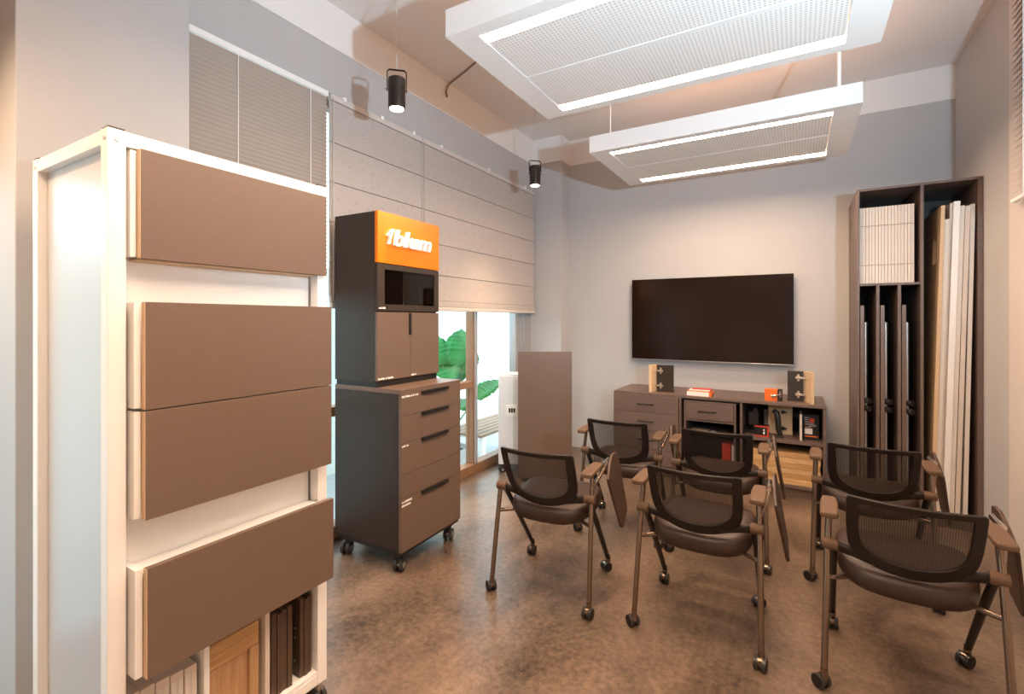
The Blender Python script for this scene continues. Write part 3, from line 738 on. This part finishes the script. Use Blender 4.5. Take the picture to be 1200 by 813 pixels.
for z0, z1 in ((1.1275, 1.395), (.855, 1.1245)):
    d = front(z0, z1, -1.385)
    t.W('drawer_side', B(-1.474, -1.4035, .554, .569, z0 + .004, z1 - .001), M['white_board'], parent=d, bev=.001)
d = front(.466, .738, -1.375)
t.W('drawer_side', B(-1.474, -1.3935, .552, .569, .470, .737), M['white_board'], parent=d, bev=.001)
t.W('drawer_top', B(-1.474, -1.3932, .571, 1.094, .716, .724), M['white_board'], parent=d)
t.W('drawer_floor', B(-1.474, -1.3932, .571, 1.094, .475, .483), M['white_board'], parent=d)
bd = t.W('bin_divider', B(RX1 - .29, RX1 - .012, .735, .750, RZ0 + P_ + .01, .449), M['white_board'], bev=.001)
bd = t.W('bin_divider', B(RX1 - .29, RX1 - .012, .917, .932, RZ0 + P_ + .01, .449), M['cream'], bev=.001)
for xx in (RX0 + .02, RX1 - .02):
    for yy in (RY0 + .02, RY1 - .02):
        mb = MB().cyl((xx, yy, .072), (xx, yy, .09), .018, n=12).tube([(xx, yy, .075), (xx - .008, yy, .045)], [.012, .014], 8)
        mb.cur = 1
        for k in (-1, 1): mb.cyl((xx - .01, yy + k * .006, .032), (xx - .01, yy + k * .02, .032), .032, n=16)
        t.W('castor', mb, [M['silver'], M['wheel']], smooth=40)

# sample doors standing in the bottom of the rack
ZB = RZ0 + P_ + .0105
def shaker(label, y0, y1, x0, x1, z1, m, mi, group, rotz=0, lines=True):
    t = Thing('sample_door', label, 'sample door', ((x0 + x1) / 2, (y0 + y1) / 2, ZB), group=group)
    w_ = (y1 - y0); fx = x1
    st = w_ * .2
    t.W('stile', B(x0, fx, y0, y0 + st, ZB, z1 - .072), m, bev=.001)
    t.W('stile', B(x0, fx, y1 - st, y1, ZB, z1 - .072), m, bev=.001)
    t.W('rail', B(x0, fx, y0, y1, z1 - .071, z1), M['oak_h'], bev=.002)
    t.W('field', B(x0, fx - .012, y0 + st, y1 - st, ZB, z1 - .071), mi)
    return t
# cream profiled doors stacked face to edge
for i in range(5):
    y0 = .553 + i * .0345
    t = Thing('cream_rack_door', ['cream grooved sample door standing first from the left in the rack', 'cream grooved sample door standing second from the left in the rack', 'cream grooved sample door standing third from the left in the rack', 'cream grooved sample door standing fourth from the left in the rack', 'cream grooved sample door standing against the white divider in the rack'][i],
              'sample door', (-1.55, y0 + .017, ZB), group='cream sample doors in the rack')
    t.W('body', B(-1.70, -1.452, y0, y0 + .0325, ZB, .402 - .003 * i), M['cream'], bev=.0015)
    t.W('edge_strip', B(-1.452, -1.4505, y0 + .001, y0 + .0155, ZB, .372), M['cream_light'], bev=.001)
    t.W('edge_strip', B(-1.452, -1.4505, y0 + .0165, y0 + .0315, ZB, .372), M['cream_light'], bev=.001)
shaker('oak shaker sample door standing in the middle of the rack', .757, .905, -1.475, -1.452, .412, M['oak'], M['oak'], None)
o = B(-1.500, -1.478, .757, .912, ZB, .418).build('pale_sample_door', M['birch'], bev=.001)
tag(o, 'pale wood sample door standing behind the oak one in the rack', 'sample door')
for gi, (ya, yb, ang, lab) in enumerate(((.945, 1.018, 0, 'left'), (1.048, 1.093, -4, 'right'))):
    n = 4 if gi == 0 else 3
    wd = (yb - ya) / n
    for i in range(n):
        y0 = ya + i * wd
        mb = MB().box(-1.70, -1.449 + .003 * (i % 2), y0, y0 + wd - .001, ZB, .405 - .004 * ((i * 2) % 3))
        if gi == 1 and i == 0:
            mb.cur = 1
            for zz, xx in ((.19, -1.478), (.27, -1.475), (.30, -1.475)): mb.cyl((xx, y0 - .0015, zz), (xx, y0, zz), .004, n=8)
        o = mb.build('dark_sample_door', [M['darkwood'], M['silver']], bev=.001)
        tag(o, ['first', 'second', 'third', 'fourth'][i] + ' dark wood sample door from the left in the %s dark stack of the rack' % lab, 'sample door', 'dark sample doors in the rack')

# ------------------------------------------------------------------ pale appliance and the taupe panel in the far corner
d_ = Vector((-.5075, .8616, 0)); r_ = Vector((.8616, .5075, 0))
def CP(lat, fwd): return d_ * fwd + r_ * lat
o_ = CP(.13, 4.37)
t = Thing('rolling_appliance', 'pale grey appliance on castors behind the taupe panel by the window', 'appliance', (o_.x, o_.y, 0), R(YAW))
t.L('housing', B(-.25, .25, -.09, .10, .075, .86), M['appliance'], bev=.008)
t.L('lid', B(-.245, .245, -.085, .095, .8605, .872), M['white_board'], bev=.004)
cpn = t.L('control_plate', B(-.185, -.085, -.093, -.0895, .50, .60), M['white_board'], bev=.001)
for k in range(3):
    t.L('slot', B(-.160 + k * .021, -.144 + k * .021, -.0955, -.0925, .535, .572), M['black'], parent=cpn)
for xx in (-.21, .21):
    for yy in (-.06, .07):
        swivel_castor(t, xx, yy, .076, .028, ang=R(200))
o_ = CP(.267, 4.12)
t = Thing('sample_panel', 'tall plain taupe panel standing in front of the pale appliance', 'panel', (o_.x, o_.y, 0), R(YAW))
t.L('board', B(-.216, .241, -.011, .011, .012, 1.083), M['brown'], bev=.0015)
t.L('foot', B(-.18, -.12, -.07, .07, 0, .012), M['black'])
t.L('foot', B(.14, .20, -.07, .07, 0, .012), M['black'])

# ------------------------------------------------------------------ outside: plant and bench
t = Thing('potted_plant', 'large leaved green plant in a pot outside the window', 'plant', (-3.02, 3.86, -.30))
t.L('pot', MB().lathe([(.13, 0), (.19, .30), (.20, .36), (.21, .38), (.19, .38), (.17, .34)], 24), M['pot'], smooth=40)
t.L('soil', MB().lathe([(.165, .335), (.16, .345)], 20), M['soil'])
def leaf_mesh(length, width, fold=.18, droop=.25, cuts=5):
    mb = MB(); n = 22; mid = []; lft = []; rgt = []
    for i in range(n + 1):
        s = i / n
        wv = width * .5 * (math.sin(math.pi * min(1, s * .93 + .07)) ** .62) * (1 - .25 * s)
        if s > .985: wv = 0.002
        ph = (s * cuts) % 1.0
        wl = wv * (.90 if ph > .8 and .18 < s < .9 else 1); rib = .010 * math.cos(2 * math.pi * cuts * 1.6 * s); 
        z = -droop * length * s * s; y = length * s
        mid.append(Vector((0, y, z))); e = fold * wv
        lft.append([Vector((-wl * q, y - .04 * length * q, z + e * math.sin(q * 2.2) + rib * q)) for q in (.5, 1)])
        rgt.append([Vector((wl * q, y - .04 * length * q, z + e * math.sin(q * 2.2) + rib * q)) for q in (.5, 1)])
    vs = []
    for i in range(n + 1): vs += [lft[i][1], lft[i][0], mid[i], rgt[i][0], rgt[i][1]]
    fs = []
    for i in range(n):
        for j in range(4): a = i * 5 + j; fs.append((a, a + 1, a + 6, a + 5))
    mb.add(vs, fs); return mb
def leaf(px, py, fwd, length, width, yaw, pitch, roll):
    # tip region given by where it hangs; base is joined to the pot by a stem
    c = CP((px - 600) / 568 * fwd, fwd); c.z = 1.35 - (py - 375) / 568 * fwd
    mtx = Matrix.Translation(c) @ Matrix.Rotation(R(yaw), 4, 'Z') @ Matrix.Rotation(R(pitch), 4, 'X') @ Matrix.Rotation(R(roll), 4, 'Y') @ Matrix.Translation((0, -length / 2, .0))
    lf = t.W('leaf', leaf_mesh(length, width).xf(mtx), M['leaf'], smooth=60)
    so = lf.modifiers.new('thickness', 'SOLIDIFY'); so.thickness = .002
    base = mtx @ Vector((0, 0, 0)); root = Vector((-3.02 + random.uniform(-.05, .05), 3.86 + random.uniform(-.05, .05), .04))
    m1 = (base + root) / 2 + Vector((random.uniform(-.05, .05), random.uniform(-.05, .05), .08))
    pts = [root.lerp(m1, k / 4).lerp(m1.lerp(base, k / 4), k / 4) for k in range(5)]
    t.W('stem', MB().tube(pts, .008, 6), M['leafstem'], smooth=60)
leaf(538, 402, 4.85, .46, .34, 25, 62, 8)
leaf(524, 425, 4.75, .40, .32, 60, 50, -20)
leaf(546, 426, 4.90, .40, .30, -10, 48, 15)
leaf(527, 448, 4.70, .36, .30, 40, 35, -8)
leaf(512, 405, 4.80, .42, .32, 70, 58, -15)
leaf(545, 470, 4.80, .34, .28, 10, 20, 10)
leaf(572, 452, 5.05, .36, .28, -25, 40, 20)
leaf(505, 450, 4.75, .36, .30, 80, 40, 0)
t = Thing('slatted_bench', 'slatted wooden bench with a white frame outside the window', 'bench', (-3.1, 4.75, -.30))
for i in range(6):
    xa = -3.36 + i * .088
    t.W('slat', B(xa, xa + .075, 4.20, 5.45, .115, .14), M['bench'], bev=.003)
for ya in (4.24, 5.36):
    for xa in (-3.35, -2.90):
        t.W('leg', B(xa, xa + .05, ya, ya + .05, -.30, .085), M['white_board'], bev=.003)
    t.W('cross_rail', B(-3.35, -2.85, ya, ya + .05, .085, .115), M['white_board'], bev=.003)

# ------------------------------------------------------------------ training chairs
def curve_back(x, z):
    v = (z - .455) / .28
    return Vector((x, .055 - .125 * v - .01 * math.sin(max(0, min(1, v)) * math.pi) + .055 * (x / .18) ** 2 * (1 - .35 * v), z))
def spline(pts, n):
    # Catmull-Rom through the points (open)
    out = []; P = [Vector((p[0], p[1], 0)) for p in pts]; P = [P[0] * 2 - P[1]] + P + [P[-1] * 2 - P[-2]]
    for i in range(1, len(P) - 2):
        for k in range(n):
            u = k / n; a, b, c, d = P[i - 1], P[i], P[i + 1], P[i + 2]
            q = .5 * ((2 * b) + (c - a) * u + (2 * a - 5 * b + 4 * c - d) * u * u + (3 * b - a - 3 * c + d) * u ** 3)
            out.append((q.x, q.y))
    out.append(pts[-1]); return out
def make_chair(label, left_arm=True):
    t = Thing('training_chair', label, 'chair', (0, 0, 0), 0, 'training chairs with mesh backs')
    L = t.L
    # outlines of the back, lower half symmetric, straight top edge
    oh = spline([(.184, .727), (.184, .65), (.181, .575), (.171, .524), (.138, .484), (.078, .459), (0, .449)], 5)
    ih = spline([(.150, .708), (.148, .655), (.146, .60), (.137, .553), (.110, .523), (.062, .504), (0, .497)], 5)
    oh = [(.172, .737), (.180, .734)] + oh; ih = [(.142, .714), (.148, .713)] + ih
    ol = oh + [(-x, z) for x, z in reversed(oh[:-1])]; il = ih + [(-x, z) for x, z in reversed(ih[:-1])]
    # close along the top with subdivisions so the curvature shows
    def top(a, b, n=8): return [(a[0] + (b[0] - a[0]) * k / n, a[1] + (b[1] - a[1]) * k / n) for k in range(1, n)]
    ol += top(ol[-1], ol[0]); il += top(il[-1], il[0])
    n = len(ol); th = .010
    vs = []
    for loop in (ol, il):
        for off in (-th, th):
            for x, z in loop:
                p = curve_back(x, z); vs.append(p + Vector((0, off, 0)))
    fs = []
    for i in range(n):
        j = (i + 1) % n
        fs += [(i, j, 2 * n + j, 2 * n + i), (n + i, n + j, 3 * n + j, 3 * n + i), (i, j, n + j, n + i), (2 * n + i, 2 * n + j, 3 * n + j, 3 * n + i)]
    fr = MB().add(vs, fs)
    fr_o = L('backrest_frame', fr, M['chairplastic'], bev=.004, smooth=40)
    # mesh membrane
    vs = []; fs = []; K = 10
    half = len(ih)
    # rows between mirrored points of the inner outline
    for i in range(half):
        x, z = ih[i]; x = max(x, .0005)
        for k in range(K + 1): vs.append(curve_back(-x + 2 * x * k / K, z))
    for i in range(half - 1):
        for k in range(K): a = i * (K + 1) + k; fs.append((a, a + 1, a + K + 2, a + K + 1))
    L('backrest_mesh', MB().add(vs, fs), M['mesh'], smooth=60)
    # seat pad: rounded square, domed
    vs = []; fs = []; A = 36
    rings = [(.86, .370), (.975, .382), (1.0, .412), (.985, .435), (.93, .450), (.75, .457), (.4, .455), (.05, .453)]
    for sc, z in rings:
        for k in range(A):
            a = 2 * math.pi * k / A; c, s = math.cos(a), math.sin(a)
            x = .215 * math.copysign(abs(c) ** .55, c) * sc; y = .215 * math.copysign(abs(s) ** .55, s) * sc
            wn = 1 - .10 * (-y / .215 if y < 0 else 0)
            vs.append((x * wn, .255 + y, z + .012 * (y / .215) + .010 * (x / .215) ** 2 - (.020 if z > .44 else .006) * max(0, y / .215 - .6)))
    m = len(rings)
    for i in range(m - 1):
        for k in range(A): k2 = (k + 1) % A; fs.append((i * A + k, i * A + k2, (i + 1) * A + k2, (i + 1) * A + k))
    fs.append(tuple(reversed(range(A)))); fs.append(tuple((m - 1) * A + k for k in range(A)))
    L('seat', MB().add(vs, fs), M['leather'], smooth=60)
    L('seat_pan', B(-.15, .15, .12, .40, .362, .386), M['chairplastic'], bev=.008)
    L('crossbar', MB().tube([(-.242, .055, .388), (-.215, .075, .386), (-.17, .125, .380), (.17, .125, .380), (.215, .075, .386), (.242, .055, .388)], .009, 10), M['tube'], smooth=50)
    for s in (-1, 1):
        # rear leg rises to the armrest
        path = [(s * .249, 0, .062), (s * .243, .045, .33), (s * .239, .075, .50), (s * .234, .105, .628)]
        armed = left_arm or s > 0
        lg = L('leg', MB().tube(path if armed else path[:3], .0115, 12), M['tube'], smooth=50)
        fl = L('leg', MB().tube([(s * .222, .078, .512), (s * .222, .20, .37), (s * .221, .452, .062)], [.0095, .010, .0085], 10, 1.5), M['chairplastic'], smooth=50)
        for par, (cx, cy), ang in ((lg, (s * .249, 0), s * 60 + 200), (fl, (s * .221, .452), 250 - s * 20)):
            c, q = math.cos(R(ang)), math.sin(R(ang)); r = .025
            ox, oy = cx + c * .012, cy + q * .012
            mb = MB().cyl((cx, cy, .045), (cx, cy, .078), .013, .012, n=10)
            mb.cyl(Vector((ox, oy, .03)) + Vector((-q, c, 0)) * .008, Vector((ox, oy, .03)) - Vector((-q, c, 0)) * .008, .021, n=12)
            mb.cur = 1
            for k in (-1, 1):
                mb.cyl(Vector((ox, oy, r)) + Vector((-q, c, 0)) * (k * .007), Vector((ox, oy, r)) + Vector((-q, c, 0)) * (k * .021), r, n=16)
            mb.cur = 2
            mb.cyl(Vector((ox, oy, r)) + Vector((-q, c, 0)) * .0225, Vector((ox, oy, r)) - Vector((-q, c, 0)) * .0225, r * .82, n=14)
            L('castor', mb, [M['tube'], M['wheel'], M['chairplastic']], parent=par, smooth=40)
        L('hub', MB().cyl((s * .205, .075, .508), (s * .255, .075, .508), .021, n=16), M['armpad'], bev=.003, smooth=40)
        pts = [curve_back(s * .10, .482) + Vector((0, -.004, 0)), curve_back(s * .155, .495), Vector((s * .195, .075, .502)), Vector((s * .212, .076, .507))]
        L('back_arm', MB().tube(pts, [.012, .018, .019, .017], 10, .6), M['chairplastic'], smooth=60)
        if not armed: continue
        pad = [(-.003, .026), (.02, .029), (.14, .029), (.195, .024), (.205, .014)]
        poly = [(s * .234 + wx, y) for y, wx in pad] + [(s * .234 - wx, y) for y, wx in reversed(pad)]
        L('armrest', MB().prism(poly, .628, .650, 'z'), M['armpad'], bev=.007, seg=3, smooth=40)
    L('tablet_strut', MB().tube([(.240, .085, .555), (.262, .16, .610), (.270, .24, .635)], .009, 8), M['tube'], smooth=50)
    L('tablet_hinge', MB().cyl((.262, .19, .640), (.262, .30, .640), .013, n=12), M['chrome'], smooth=40)
    tx = lambda z: .272 + (.66 - z) * .16
    poly = [(.36, .665), (.29, .668), (.225, .635), (.165, .585), (.168, .56), (.255, .335), (.272, .318), (.30, .316), (.41, .355), (.42, .375), (.405, .63), (.39, .655)]
    vs = [(tx(z) + .002, y, z) for y, z in poly] + [(tx(z) + .014, y, z) for y, z in poly]; n = len(poly)
    L('writing_tablet', MB().add(vs, [tuple(range(n)), tuple(range(n, 2 * n))] + [(i, (i + 1) % n, n + (i + 1) % n, n + i) for i in range(n)]), M['tabletwood'], bev=.002)
    return t.o
chair = make_chair('dark training chair in the middle of the nearer row')
chair.location = (-.370, 2.110, 0)
for loc, rz, lab in (((.333, 2.098, 0), -2.5, 'dark training chair nearest the viewer, at the right edge'),
                     ((-.955, 2.905, 0), 4.5, 'dark training chair in the far row, before the low cabinet drawers'),
                     ((-.390, 2.912, 0), 2.0, 'dark training chair in the middle of the far row'),
                     ((.316, 2.945, 0), -1.5, 'dark training chair in the far row, before the tall cabinet')):
    dup(chair, loc, R(rz), lab)
left_chair = make_chair('dark training chair at the left of the nearer row, beside the two-tier cabinet', False)
left_chair.location = (-1.064, 2.053, 0); left_chair.rotation_euler = (0, 0, R(5.0))
